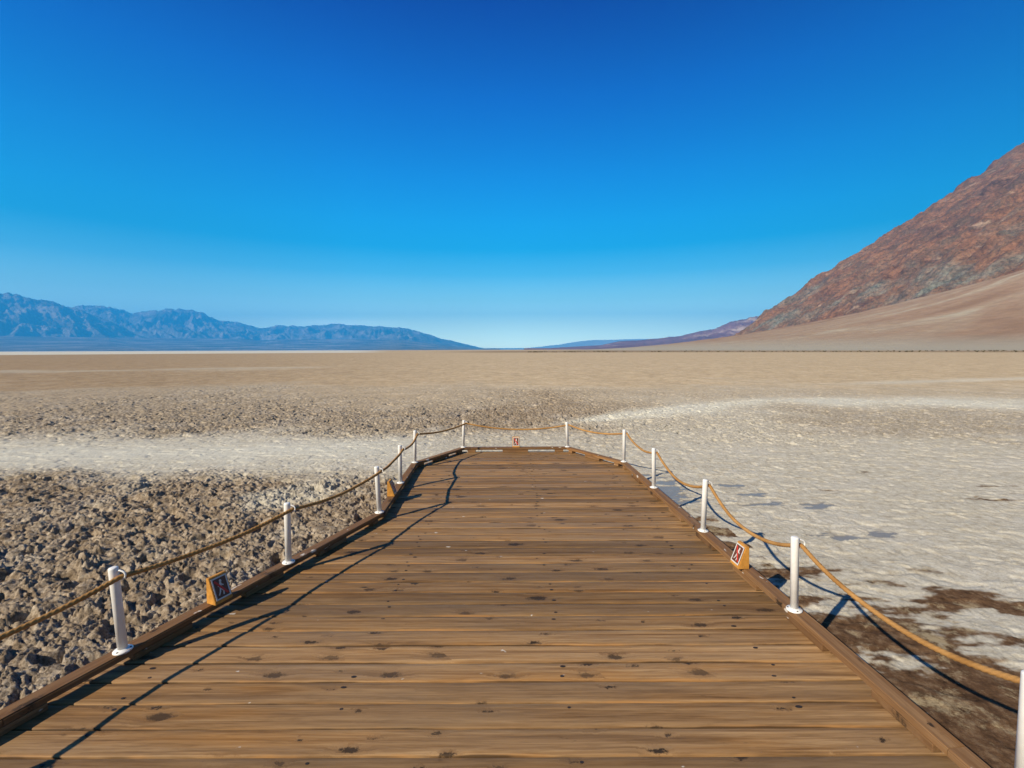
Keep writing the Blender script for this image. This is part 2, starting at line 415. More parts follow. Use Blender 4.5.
# ------------------------------------------------------------------ ground: one sheet to the horizon
GZ = -0.27
def build_ground():
    a_dense = np.linspace(R(-56), R(56), 1300)
    a_rest = np.linspace(R(56), R(304), 130)[1:-1]
    ang = np.concatenate([a_dense, a_rest])
    rr = [0.02, 0.4, 0.8, 1.2, 1.5]
    r = 1.5
    while r < 12000:
        if r < 12: st = 0.0085 + 0.0019 * max(0, r - 3)
        elif r < 32: st = 0.026 + 0.0030 * (r - 12)
        elif r < 120: st = 0.09 + 0.010 * (r - 32)
        else: st = 1.6 * (r / 120) ** 1.8
        r += st; rr.append(r)
    rr += [16000, 22000, 28000, 33000]
    rad = np.array(rr)
    A, Rd = np.meshgrid(ang, rad)
    X, Y = Rd * np.sin(A), Rd * np.cos(A)
    # --- zones, in metres
    w1 = fbm(X / 2.2, Y / 2.2, 4, 11); w2 = fbm(X / 9.0, Y / 9.0, 4, 21); w3 = fbm(X / 0.7, Y / 0.7, 4, 31)
    azm = np.degrees(np.arctan2(X, np.maximum(Y, 0.01)))
    left = 1 - sstep(-2.6, -0.6, X + 0.10 * (Y - 7) + 0.5 * w1)
    pathc = 8.35 + 0.06 * (X + 8) + 0.12 * w1
    path = np.exp(-((Y - pathc + 0.35 * w3) / 1.05) ** 2 * 1.3) * (1 - sstep(-3.0, -1.0, X)) 
    nearL = left * (1 - sstep(6.4, 7.4, Y + 0.5 * w1 + 0.08 * (X + 5)))
    midl = sstep(9.4, 11.5, Y + 0.8 * w1) * (1 - sstep(13, 27, Y + 4.0 * w2 + 1.5 * w1 + 0.06 * np.abs(X + 4))) * (1 - sstep(-2, 6, X - 0.2 * (Y - 12)))
    midr = sstep(8.0, 10.5, Y + 1.2 * w1) * (1 - sstep(13, 26, Y + 4.0 * w2 + 1.5 * w1)) * sstep(-4, 4, X)
    rough = np.clip(nearL + 0.80 * midl + 0.5 * midr, 0, 1)
    rough = np.where(Y < 6.4, np.maximum(rough, 1 - sstep(-1.6, -0.4, X)), rough)
    streakc = 11.6 + 0.62 * np.clip(X - 1, 0, 8) - 0.12 * np.clip(X - 9, 0, 30) + 0.3 * w1
    streak = 1.3 * np.exp(-((Y - streakc) / (0.30 + 0.11 * np.clip(X, 0, 12))) ** 2) * sstep(0.5, 2.5, X) * (0.55 + 0.6 * w2)
    line2 = np.exp(-((Y - (24 + 0.28 * np.clip(X - 16, 0, 30))) / 1.0) ** 2) * sstep(14, 22, X) * 0.6
    salt = 0.9 * path + 0.9 * streak + line2 + 0.40 * sstep(0.1, 0.5, w2) * midr + 0.55 * sstep(0.12, 0.6, w1 + 0.6 * w2) * nearL * sstep(3.6, 5.5, Y)
    salt = salt + 0.45 * sstep(9.0, 7.5, Y) * 0 
    patharc = np.exp(-((Y - (44 + 0.30 * (X + 40) + 3 * w2)) / 4) ** 2) * (1 - sstep(-24, -18, X)) * 0.35
    farsalt = sstep(330, 400, Rd) * (1 - sstep(-20, -14, azm)) * np.where(Y > 0, 1, 0)
    salt = np.clip(salt + patharc + 0.9 * farsalt, 0, 1)
    fartan = sstep(12, 28, Y + 5.0 * w2 + 1.5 * w1 + 0.04 * np.abs(X)) * (1 - farsalt)
    dm = fbm(X / 0.75 + 3, Y / 0.28, 6, 41, 0.62)
    curbdist = X - 1.70
    mudb = 1.85 - 0.95 * (Y - 1.35) / 1.0 * 0.62 - 0.42 * np.clip(curbdist - 0.5, 0, 9)
    mudb = np.where(curbdist < 0.55, np.maximum(mudb, 0.98 - 0.30 * (Y - 3.2)), mudb)
    patch = 0.95 * np.exp(-((X - 3.55) / 0.75) ** 2 - ((Y - 3.22) / 0.26) ** 2) + 0.6 * np.exp(-((X - 2.75) / 0.4) ** 2 - ((Y - 2.85) / 0.18) ** 2) 
    patch = patch + 0.3 * np.exp(-((X - 6.5) / 1.6) ** 2 - ((Y - 5.6) / 0.5) ** 2)
    mb_ = np.maximum(mudb, patch)
    mud = sstep(0.42, 0.78, mb_ + (0.45 + 0.5 * np.clip(mb_, 0, 1)) * dm + 0.25 * w3) * sstep(-0.3, 0.3, X) * (1 - sstep(6.6, 8, Y))
    mud = np.clip(mud, 0, 1)
    darkline = sstep(250, 320, Rd) * (1 - sstep(700, 900, Rd)) * sstep(-12, 0, azm) * np.where(Y > 0, 1, 0)
    mud = np.maximum(mud, 0.55 * darkline)
    def blob(x, y, sx, sy, k=1.0): return k * np.exp(-((X - x) / sx) ** 2 - ((Y - y) / sy) ** 2)
    wetb = blob(3.22, 4.45, .24, .10) + blob(3.72, 4.52, .22, .08) + blob(4.45, 4.27, .18, .045, .9) + blob(2.02, 6.0, .30, .62, 1.25) + blob(2.85, 5.5, .3, .09, .85) + blob(2.9, 6.2, .22, .09, .85) + blob(3.6, 5.4, .3, .12, .85) + blob(3.1, 5.8, .2, .1, .7)
    wet = sstep(0.50, 0.68, wetb + 0.8 * fbm(X / 0.42, Y / 0.14, 5, 51, 0.6) * sstep(0.02, 0.25, wetb)) * (1 - mud)
    # --- relief
    wx, wy = X + 0.05 * pn(X * 7, Y * 7, 61), Y + 0.05 * pn(X * 7, Y * 7, 62)
    near = Rd < 60
    clod = np.zeros_like(X)
    xs, ys = wx[near], wy[near]
    f1, f2, idv = worley(xs / 0.135, ys / 0.135, 1)
    k1, k2, idk = worley(xs / 0.40, ys / 0.40, 3)
    big = fbm(xs / 0.8, ys / 0.8, 3, 81)
    bil = 0; aa = 1.0
    for oc in range(5):
        bil = bil + aa * np.abs(pn(xs / 0.085 * 2 ** oc + 7 * oc, ys / 0.085 * 2 ** oc - 3 * oc, 71 + oc)); aa *= 0.58
    h = 0.050 * bil + 0.020 * (0.2 + idv) * np.clip(1.0 - f1 * f1 * 1.9, 0, 1)
    h += 0.038 * (idk > 0.74) * np.clip(1.0 - k1 * 2.4, 0, 1) ** 0.7 * (0.6 + bil)
    h += 0.030 * big - 0.075 * sstep(0.28, 0.55, pn(xs / 0.20, ys / 0.20, 88))
    clod[near] = h
    scale_far = 1 + 0.02 * np.clip(Rd - 8, 0, 30)
    amp = 0.17 + 0.73 * rough
    amp = amp * (1 - 0.5 * path) * (1 - 0.5 * mud) * (1 - 0.95 * wet)
    amp = np.where((X > -0.5) & (Y < 8.5), amp * (0.75 + 0.25 * sstep(6, 8.5, Y)), amp)
    amp = amp * (1 - 0.75 * fartan)
    z = GZ + amp * (clod - 0.03) * scale_far
    z += 0.02 * w2 * sstep(3, 9, Rd) + 0.03 * fartan * fbm(X / 3.0, Y / 3.0, 4, 95) * (Rd < 400)
    # shallow raised plates on the smooth side
    z += (1 - rough) * 0.010 * sstep(-0.1, 0.2, fbm(X / 0.8, Y / 0.3, 4, 97)) * (1 - wet) * (Rd < 60)
    # kept clear of the deck framing
    under = (Y < 7.6) & (X > -2.2 + (-0.35) * np.clip(4.2 - Y, 0, 9)) & (X < 1.8)
    z = np.where(under, np.minimum(z, GZ + 0.03), z)
    z = np.where(Rd > 1500, GZ, z)
    me = grid_mesh('ground', X, Y, z, closed=True)
    for k, v in (('rough', rough), ('salt', salt), ('mud', mud), ('wet', wet), ('hgt', clod), ('fartan', np.clip(fartan, 0, 1)), ('warm', sstep(-48, 5, azm))):
        add_attr(me, k, v)
    o = link_mesh('ground', me, [M_GROUND]); tag(o, kind='structure', label='cracked salt playa of brown clods and white crust')
build_ground()

# ------------------------------------------------------------------ far terrain
def terrain_mat(name, stops, sc, streak=(1, 1, 1), rot=(0, 0, 0), patch=None, bumpd=10, bs=0.8, detail=8):
    m = NT(name, 0.95, 0.1)
    P = m.coord('Object')
    n = m.noise(m.mapp(P, streak, rot), sc, detail, 0.62, 0.4)
    c = m.ramp(n, stops)
    n2 = m.noise(P, sc * 7, 6, 0.7)
    c = m.mix(0.7, c, m.ramp(n2, [(0.3, 0.55), (0.6, 1.0)]), 'MULTIPLY')
    if patch:
        for col, psc, lo, hi, st in patch:
            pm = m.ramp(m.noise(m.mapp(P, st, rot), psc, 6, 0.6, 0.5), [(lo, 0.0), (hi, 1.0)])
            c = m.mix(pm, c, col)
    m.base(c)
    m.normal(m.bump(n2, bs, bumpd))
    return m.m

def interp(az, tab):
    t = np.array(tab); return np.interp(az, t[:, 0], t[:, 1])

def build_hill():
    ang = np.linspace(R(12), R(66), 620)
    rad = np.concatenate([np.linspace(700, 3300, 520), np.linspace(3350, 5200, 24)])
    A, Rd = np.meshgrid(ang, rad)
    X, Y = Rd * np.sin(A), Rd * np.cos(A)
    a = 1085 + 28 * fbm(X / 500, Y / 330, 3, 5)
    d = X - a
    base = np.where(d > 0, 0.68 * d + 0 * d, 0.45 * d)
    # gullies running down the slope, spurs between them
    gul = ridged(X / 1500 + 0.1 * pn(X / 300, Y / 300, 7), Y / 210, 5, 15) - 0.62
    gul2 = ridged((X + Y * 0.35) / 330, (Y - X * 0.15) / 120, 4, 25) - 0.62
    hgt = np.clip(base, 0, 900) / 900
    edge = sstep(2600, 1800, Y)
    z = base + (80 * gul * np.clip(d / 500, 0, 1) + 30 * gul2 * np.clip(d / 150, 0, 1)) * (0.10 + 0.90 * edge)
    z += (12 * fbm(X / 60, Y / 60, 4, 35) + 9 * (ridged(X / 26, Y / 22, 4, 55) - 0.6)) * np.clip(d / 100, 0, 1)
    back = np.clip(Y - 2500 - 30 * fbm(X / 200, X / 777, 3, 44), 0, None)
    z = z - 0.95 * back
    z = np.minimum(z, 1700 + 80 * gul)
    z = np.maximum(z, -20)
    me = grid_mesh('hill', X, Y, z)
    mat = NT('hill_rock', 0.95, 0.08)
    P = mat.coord('Object')
    rot = (0, R(-30), R(8))
    wv = mat.noise(P, 0.0035, 6, 0.6, 0.6)
    dp = mat.n('ShaderNodeVectorMath', operation='DOT_PRODUCT'); mat.l(P, dp.inputs[0]); dp.inputs[1].default_value = (0.80, 0.22, 0.55)
    sp0 = mat.n('ShaderNodeSeparateXYZ'); mat.l(P, sp0.inputs[0])
    cb0 = mat.n('ShaderNodeCombineXYZ'); mat.l(dp.outputs['Value'], cb0.inputs[0]); mat.l(sp0.outputs[1], cb0.inputs[1]); mat.l(sp0.outputs[2], cb0.inputs[2])
    SL = cb0.outputs[0]
    st = mat.noise(mat.mapp(SL, (0.0016, 0.006, 0.004)), 1.0, 9, 0.68, 0.8)
    fine = mat.noise(P, 0.03, 8, 0.72)
    c = mat.ramp(st, [(0.30, (0.085, 0.05, 0.036)), (0.43, (0.19, 0.095, 0.058)), (0.52, (0.25, 0.125, 0.07)), (0.62, (0.20, 0.13, 0.09)), (0.74, (0.34, 0.24, 0.16))])
    c = mat.mix(0.85, c, mat.ramp(fine, [(0.36, 0.32), (0.56, 1.0)]), 'MULTIPLY')
    mid = mat.noise(mat.mapp(SL, (0.004, 0.014, 0.012)), 1.0, 9, 0.74, 0.6)
    c = mat.mix(mat.ramp(mid, [(0.40, 0.75), (0.52, 0.0)]), c, (0.11, 0.075, 0.055))
    c = mat.mix(1.0, c, (1.2, 1.18, 1.1), 'MULTIPLY')
    # grey green band low on the slope
    sep = mat.n('ShaderNodeSeparateXYZ'); mat.l(P, sep.inputs[0])
    hh = mat.math('ADD', sep.outputs[2], mat.math('MULTIPLY_ADD', wv, 900, -450))
    low = mat.ramp(mat.math('DIVIDE', hh, 1200.0), [(0.02, 0.0), (0.12, 1.0), (0.32, 0.0)])
    grn = mat.math('MULTIPLY', low, mat.ramp(mat.noise(mat.mapp(SL, (0.0018, 0.006, 0.006)), 1.0, 8, 0.68), [(0.44, 0.0), (0.58, 0.9)]))
    c = mat.mix(grn, c, mat.ramp(fine, [(0.35, (0.09, 0.10, 0.085)), (0.6, (0.25, 0.26, 0.215))]))
    pale = mat.ramp(mat.noise(mat.mapp(P, (0.006, 0.01, 0.02), rot), 1.0, 5, 0.6, 1.0), [(0.62, 0.0), (0.7, 0.7)])
    c = mat.mix(pale, c, (0.42, 0.30, 0.21))
    crisp = mat.noise(P, 0.11, 6, 0.8)
    c = mat.mix(0.8, c, mat.ramp(crisp, [(0.40, 0.45), (0.53, 1.0), (0.66, 1.25)]), 'MULTIPLY')
    mat.base(c); mat.normal(mat.bump(fine, 0.9, 12))
    o = link_mesh('hill', me, [mat.m]); tag(o, kind='structure', label='steep red brown rocky mountain slope')
build_hill()

def build_fan():
    ang = np.linspace(R(3), R(66), 420)
    rad = np.concatenate([np.linspace(200, 2600, 300), np.linspace(2650, 4200, 20)])
    A, Rd = np.meshgrid(ang, rad)
    X, Y = Rd * np.sin(A), Rd * np.cos(A)
    d = np.hypot(X - 1420, (Y - 1150) * 0.92)
    phi = np.arctan2(Y - 1150, X - 1420)
    d = np.hypot(X - 1420, (Y - 1100) * 0.92)
    z = 250 * np.sign(1 - d / 1300) * np.abs(1 - d / 1300) ** 1.9
    z = z + (2.5 * (ridged(phi * 14, d / 900, 4, 3) - 0.6) + 1.5 * fbm(X / 60, Y / 60, 4, 8)) * np.clip(z / 30, 0, 1)
    z = np.where(z < 0, z * 0.2 - 0.5, z) + GZ
    z = np.maximum(z, -6)
    me = grid_mesh('alluvial_fan', X, Y, z)
    add_attr(me, 'phi', phi); add_attr(me, 'hz', z)
    m = NT('fan_gravel', 0.95, 0.08)
    P = m.coord('Object')
    cx = m.n('ShaderNodeCombineXYZ'); m.l(m.math('MULTIPLY', m.attr('phi'), 1.0), cx.inputs[0])
    sep = m.n('ShaderNodeSeparateXYZ'); m.l(P, sep.inputs[0])
    m.l(m.math('MULTIPLY', m.attr('hz'), 0.006), cx.inputs[1])
    n = m.noise(m.mapp(cx.outputs[0], (5.0, 1.2, 1)), 1.0, 7, 0.6, 0.6)
    c = m.ramp(n, [(0.34, (0.27, 0.165, 0.10)), (0.48, (0.34, 0.225, 0.145)), (0.58, (0.38, 0.28, 0.19)), (0.66, (0.45, 0.385, 0.285))])
    f = m.noise(P, 0.05, 8, 0.7)
    c = m.mix(0.5, c, m.ramp(f, [(0.3, 0.6), (0.6, 1.0)]), 'MULTIPLY')
    foot = m.ramp(m.math('DIVIDE', m.attr('hz'), 40.0), [(0.06, 1.0), (0.5, 0.0)])
    c = m.mix(m.math('MULTIPLY', foot, 0.75), c, (0.42, 0.40, 0.32))
    m.base(c); m.normal(m.bump(f, 0.7, 5))
    o = link_mesh('alluvial_fan', me, [m.m]); tag(o, kind='structure', label='pale gravel fan at the foot of the slope')
build_fan()

def build_range(name, tab, az0, az1, r0_, r1_, bajada, mat, label, seed, gs=900.0, na=620, nrr=110, gamp=0.58):
    az = np.linspace(R(az0), R(az1), na)
    rad = np.concatenate([np.linspace(r0_ - bajada, r0_, 30)[:-1], np.linspace(r0_, r1_, nrr), np.linspace(r1_, r1_ * 1.12, 16)[1:]])
    A, Rd = np.meshgrid(az, rad)
    X, Y = Rd * np.sin(A), Rd * np.cos(A)
    H = np.tan(np.radians(interp(np.degrees(A), tab))) * r1_
    H = H * (1 + 0.055 * (ridged(A * 55 + seed, A * 0, 5, seed + 70, 0.65) - 0.62))
    fl = 60 * bajada / 9000.0
    t = (Rd - r0_) / (r1_ - r0_)
    sl = np.where(t < 0, 0, np.where(t < 1, np.clip(t, 0, 1) ** 0.85, 1 - (t - 1) * 3.0))
    H0 = 0.022 * r0_ * np.clip(H / (0.05 * r1_), 0.15, 1)     # height of the foot of the rock above its apron
    apron = H0 * np.clip((Rd - (r0_ - bajada)) / max(bajada, 1), 0, 1) ** 1.6
    g = ridged(A * r1_ / gs + 0.5 * pn(X / gs, Y / gs, seed + 9), Rd / (gs * 2.2), 6, seed)
    g2 = ridged(X / (gs * 0.5), Y / (gs * 0.5), 5, seed + 40)
    mod = gamp * ((g - 0.75) + 0.5 * (g2 - 0.7))
    env = np.clip(sl, 0, 1) ** 0.6 * np.clip((1 - sl) * 3.0 + 0.16, 0, 1)
    z = np.where(t < 0, apron, np.maximum(H * sl, H0 * np.clip(1 - t, 0, 1)) + H * mod * env)
    z = np.where((t >= 0) & (t <= 1), np.maximum(z, apron.max() * 0 + H0 * 0.9 * (1 - t)), z)
    z = np.maximum(z, -30) + GZ - 0.5
    me = grid_mesh(name, X, Y, z)
    o = link_mesh(name, me, [mat]); tag(o, kind='structure', label=label)
    return o

T_front = [(-66, 4.2), (-56, 4.6), (-50.59, 4.87), (-47.47, 4.86), (-46.33, 4.88), (-44.57, 4.35), (-43.83, 4.14), (-43.01, 3.85), (-42.03, 3.46), (-40.69, 2.8), (-39.08, 1.82), (-37.85, 0.79), (-36.32, -0.3), (-34, -0.5)]
T_back = [(-60, 3.2), (-45.24, 3.3), (-43.0, 4.02), (-41.99, 4.27), (-40.48, 4.09), (-39.07, 3.61), (-37.7, 3.97), (-35.73, 4.17), (-33.67, 4.07), (-32.41, 3.42), (-31.54, 3.14), (-30.2, 2.98), (-28.16, 2.5), (-26.41, 2.76), (-24.41, 2.8), (-22.34, 3.02), (-19.67, 3.01), (-17.8, 2.93), (-15.21, 2.74), (-13.48, 2.82), (-11.15, 2.19), (-8.78, 1.48), (-6.37, 0.88), (-3.93, 0.27), (-1.48, -0.1)]
T_purple = [(1.5, -0.05), (3.44, 0.09), (5.89, 0.27), (10.7, 0.51), (13.05, 0.98), (15.36, 1.09), (19.81, 1.52), (21.94, 2.07), (23.5, 2.27), (25.01, 3.01), (26.97, 3.5), (29.34, 3.64), (31.6, 3.96), (34.99, 4.31)]
T_faint = [(-1.5, -0.05), (-0.86, 0.0), (2.21, 0.22), (5.88, 0.62), (7.7, 0.92), (9.5, 1.1), (12.46, 1.16), (15.35, 1.22), (19.81, 1.1), (21.96, 0.9), (24, 0.7)]
rock = terrain_mat('far_rock', [(0.35, (0.10, 0.08, 0.07)), (0.5, (0.25, 0.20, 0.17)), (0.62, (0.46, 0.38, 0.33))], 0.0012, bumpd=220, bs=1.0)
purple = terrain_mat('dusky_rock', [(0.3, (0.16, 0.07, 0.085)), (0.5, (0.24, 0.12, 0.13)), (0.7, (0.33, 0.19, 0.18))], 0.0012, (1, 1, 3),
                     patch=[((0.42, 0.31, 0.25), 0.0012, 0.56, 0.66, (1, 1, 4))], bumpd=40, bs=0.8)
pale_rock = terrain_mat('pale_rock', [(0.3, (0.42, 0.40, 0.36)), (0.7, (0.58, 0.55, 0.5))], 0.0012, bumpd=60, bs=0.5)
build_range('mountain_range', T_front, -64, -34.5, 18500, 23000, 9000, rock, 'nearer blue hazed ridge of the far range', 3, 1500, 520)
build_range('mountain_range', T_back, -58, -1.5, 20000, 28500, 9000, rock, 'far blue hazed mountain range across the playa', 13, 1700, 900)
build_range('mountain_range', T_purple, 1.5, 34, 6500, 9500, 2500, purple, 'low dusky purple hills running down to the playa', 23, 500, 420, 70, 0.3)
build_range('mountain_range', T_faint, -1.5, 24, 30000, 32000, 2000, pale_rock, 'faintest pale blue ridge on the horizon', 33, 2500, 300, 30, 0.2)

def build_haze():
    bm = bmesh.new()
    box(bm, 0, 0, 1299, 68000, 68000, 2612)
    for v in bm.verts: 
        if v.co.z < 500: v.co.z = -35.0
    m = bpy.data.materials.new('air_haze'); m.use_nodes = True
    t = m.node_tree; t.nodes.remove(t.nodes['Principled BSDF'])
    v = t.nodes.new('ShaderNodeVolumePrincipled')
    v.inputs['Color'].default_value = (0.04, 0.45, 1.0, 1); v.inputs['Density'].default_value = 5.6e-5
    v.inputs['Anisotropy'].default_value = 0.0
    t.links.new(v.outputs[0], t.nodes['Material Output'].inputs['Volume'])
    o = from_bm('haze', bm, [m]); tag(o, kind='stuff', label='thin blue air haze over the valley')
build_haze()

# ------------------------------------------------------------------ desert scrub line at the foot of the fan
def build_scrub():
    rng = np.random.default_rng(4)
    bm = bmesh.new()
    for i in range(900):
        az = R(rng.uniform(2, 50)); rr = rng.uniform(285, 420)
        x, y = rr * math.sin(az), rr * math.cos(az)
        if fbm(np.array([x / 40.0]), np.array([y / 40.0]), 2, 5)[0] < -0.05: continue
        s = rng.uniform(0.2, 0.55)
        for k in range(7):
            a = rng.uniform(0, 6.28); l = s * rng.uniform(.6, 1.3)
            p = Vector((x, y, GZ)); q = p + Vector((math.cos(a) * l, math.sin(a) * l, l * rng.uniform(.5, 1)))
            n = Vector((-math.sin(a), math.cos(a), 0)) * l * 0.4
            vs = [bm.verts.new(v) for v in (p, q + n, q + Vector((0, 0, l * .4)), q - n)]
            bm.faces.new(vs)
    mt = simple('scrub_leaf', (0.12, 0.10, 0.05), 0.9, 0.1, 0.4, 0.3, bump=0)
    o = from_bm('desert_scrub', bm, [mt]); tag(o, 'low dry scrub dotted along the foot of the gravel fan', 'scrub', kind='stuff')
build_scrub()

# ------------------------------------------------------------------ boardwalk
C = 0.076                     # top of the kerb rail above the boards
KW = 0.084
left_near = (-1.251 - 0.3818 * 4.864, -0.6)
nodes = [(-3.075, -0.6), (-1.251, 4.264), (-1.326, 6.206), (-0.772, 7.180), (0.868, 7.187), (1.518, 6.205), (1.79, -0.6)]
def offset_poly(pts, d):
    res = []
    for i, p in enumerate(pts):
        p = Vector(p)
        if i == 0: t = (Vector(pts[1]) - p).normalized(); nrm = Vector((-t.y, t.x)); res.append(p + nrm * d + t * 0); continue
        if i == len(pts) - 1: t = (p - Vector(pts[-2])).normalized(); nrm = Vector((-t.y, t.x)); res.append(p + nrm * d); continue
        t1 = (p - Vector(pts[i - 1])).normalized(); t2 = (Vector(pts[i + 1]) - p).normalized()
        n1 = Vector((-t1.y, t1.x)); n2 = Vector((-t2.y, t2.x)); b = (n1 + n2).normalized()
        res.append(p + b * d / b.dot(n1))
    return res
outer = offset_poly(nodes, KW / 2); inner = offset_poly(nodes, -KW / 2)
edge = offset_poly(nodes, KW / 2 + 0.012)

def xl(y):
    e = edge[:4]
    return float(np.interp(y, [p.y for p in e], [p.x for p in e]))
def xr(y):
    e = edge[4:][::-1]
    return float(np.interp(y, [p.y for p in e], [p.x for p in e]))

deck = empty('boardwalk', (0, 2.5, GZ))
tag(deck, 'wide brown plank viewing deck with low kerb rails above the salt flat', 'boardwalk')
DP = Vector((0, 2.5, GZ))
def dpart(name, bm, mats, smooth=False, parent=None, origin=None):
    # geometry given in world metres; origin moved to a local point
    o_ = Vector(origin) if origin is not None else DP
    bmesh.ops.translate(bm, vec=-o_, verts=bm.verts)
    ob = from_bm(name, bm, mats, parent or deck, smooth)
    ob.location = o_ - (DP if (parent is None) else Vector((0, 0, 0)))
    return ob

PITCH = 0.1378
yend = edge[3].y
def build_planks():
    rng = random.Random(3)
    y = 1.856 - PITCH * 18
    k = 0
    joists = [-2.82, -1.8, -0.78, 0.26, 1.3]
    while y < yend - 0.01:
        ya, yb = y + 0.0032, min(y + PITCH - 0.0032, yend)
        w = yb - ya
        bm = bmesh.new()
        # cross-section: rounded, slightly cupped board
        bev = 0.005
        fr = [0, 0.35 * bev / w, bev / w, 0.2, 0.4, 0.6, 0.8, 1 - bev / w, 1 - 0.35 * bev / w, 1]
        cup = rng.uniform(-0.0016, 0.0022); tilt = rng.uniform(-0.0018, 0.0018); dz = rng.uniform(-0.0015, 0.001)
        prof = []
        for f in fr:
            zz = dz + cup * ((2 * f - 1) ** 2 - 0.4) + tilt * (2 * f - 1)
            if f in (0, 1): zz -= bev
            elif f == fr[1] or f == fr[-2]: zz -= bev * 0.4
            prof.append((ya + w * f, zz))
        ns = 40
        ph = rng.uniform(0, 9)
        rows = []
        jl, jr = rng.uniform(-.004, .004), rng.uniform(-.004, .004)
        for (yy, zz) in prof:
            L0, R0 = xl(yy) + jl, xr(yy) + jr
            rows.append([bm.verts.new((L0 + (R0 - L0) * i / ns, yy + 0.0006 * math.sin(i * 0.7 + ph), zz + 0.0007 * math.sin(i * 0.45 + ph) + 0.0005 * math.sin(i * 1.3 + 2 * ph))) for i in range(ns + 1)])
        bot = [[bm.verts.new((r_[i].co.x, r_[i].co.y, -0.038)) for i in range(ns + 1)] for r_ in (rows[0], rows[-1])]
        ring = rows + [bot[1], bot[0]]
        n_ = len(ring)
        for a in range(n_):
            b = (a + 1) % n_
            for i in range(ns):
                bm.faces.new((ring[a][i], ring[a][i + 1], ring[b][i + 1], ring[b][i]))
        bm.faces.new([r_[0] for r_ in ring]); bm.faces.new([r_[-1] for r_ in ring][::-1])
        for jx in joists:
            for fy in (0.22, 0.78):
                sx, sy = jx + rng.uniform(-.03, .03), ya + w * fy + rng.uniform(-.006, .006)
                if not (xl(sy) + 0.1 < sx < xr(sy) - 0.1) or rng.random() < 0.5: continue
                rz = rng.uniform(0.0052, 0.0078); nv = len(bm.verts)
                lathe(bm, [(rz, 0.0), (rz, 0.0020), (rz * 0.5, 0.0024), (0, 0.0010)], 10, 0, 0, dz, 1)
                bm.verts.ensure_lookup_table()
                el = rng.uniform(1.2, 2.1)
                for v in bm.verts[nv:]: v.co.x = v.co.x * el + sx; v.co.y += sy
        bmesh.ops.recalc_face_normals(bm, faces=bm.faces)
        dpart('plank', bm, [M_PLANK, M_STEEL], True, origin=(0, (ya + yb) / 2, 0))
        y += PITCH; k += 1
build_planks()
for o in [c for c in deck.children if c.name.startswith('plank')]:
    me = o.data
    bmx = bmesh.new(); bmx.from_mesh(me)
    for e in bmx.edges:
        if len(e.link_faces) == 2 and e.calc_face_angle(0) > R(50): e.smooth = False
    bmx.to_mesh(me); bmx.free()

# kerb rails on spacer blocks
def rail_prism(bm, a_in, b_in, a_out, b_out, z0, z1, gapx=0.0015):
    t = (b_in - a_in).normalized() * gapx
    pts = [a_in + t, b_in - t, b_out - t, a_out + t]
    vs = [bm.verts.new((p.x, p.y, z)) for z in (z0, z1) for p in pts]
    fs = [(0, 1, 2, 3), (7, 6, 5, 4), (0, 4, 5, 1), (1, 5, 6, 2), (2, 6, 7, 3), (3, 7, 4, 0)]
    for f in fs: bm.faces.new([vs[i] for i in f])
    bmesh.ops.recalc_face_normals(bm, faces=bm.faces)
    # rounded long edges, broken up along their length
    es = [e for e in bm.edges if abs((e.verts[0].co - e.verts[1].co).normalized().z) < 0.5 and e.calc_length() > 0.3]
    bmesh.ops.bevel(bm, geom=es, offset=0.006, segments=3, affect='EDGES')

Z_SP0, Z_SP1 = 0.003, 0.040
for i in range(len(nodes) - 1):
    n0, n1_ = Vector(nodes[i]), Vector(nodes[i + 1])
    L = (n1_ - n0).length
    nseg = max(1, round(L / 2.6)) if L > 3 else 1
    for s in range(nseg):
        f0, f1_ = s / nseg, (s + 1) / nseg
        a_in, b_in = inner[i].lerp(inner[i + 1], f0), inner[i].lerp(inner[i + 1], f1_)
        a_out, b_out = outer[i].lerp(outer[i + 1], f0), outer[i].lerp(outer[i + 1], f1_)
        bm = bmesh.new()
        mid = (a_in + b_out) / 2
        rail_prism(bm, a_in, b_in, a_out, b_out, Z_SP1, C)
        # local frame with the grain along the rail
        ang = math.atan2((b_in - a_in).y, (b_in - a_in).x)
        bmesh.ops.translate(bm, vec=(-mid.x, -mid.y, 0), verts=bm.verts)
        bmesh.ops.rotate(bm, cent=(0, 0, 0), matrix=Matrix.Rotation(-ang, 3, 'Z'), verts=bm.verts)
        ob = from_bm('kerb_rail', bm, [M_RAIL], deck)
        ob.location = Vector((mid.x, mid.y, 0)) - DP; ob.rotation_euler = (0, 0, ang)
    # spacer blocks
    per = 0.615 if i != 3 else 0.82
    dirv = (n1_ - n0).normalized(); ang = math.atan2(dirv.y, dirv.x)
    cnt = max(2, round(L / per) + 1)
    for k in range(cnt):
        s = L * k / (cnt - 1)
        bl = 0.30 if i != 3 else 0.40
        lo, hi = max(0.07, s - bl / 2), min(L - 0.07, s + bl / 2)
        if i in (0,) and k == 0: lo = 0.0
        c0 = n0 + dirv * (lo + hi) / 2
        bm = bmesh.new(); box(bm, 0, 0, (Z_SP0 + Z_SP1 - 0.001) / 2, hi - lo, KW - 0.006, Z_SP1 - 0.001 - Z_SP0, bev=0.003)
        ob = from_bm('spacer_block', bm, [M_RAIL], deck)
        ob.location = Vector((c0.x, c0.y, 0)) - DP; ob.rotation_euler = (0, 0, ang)

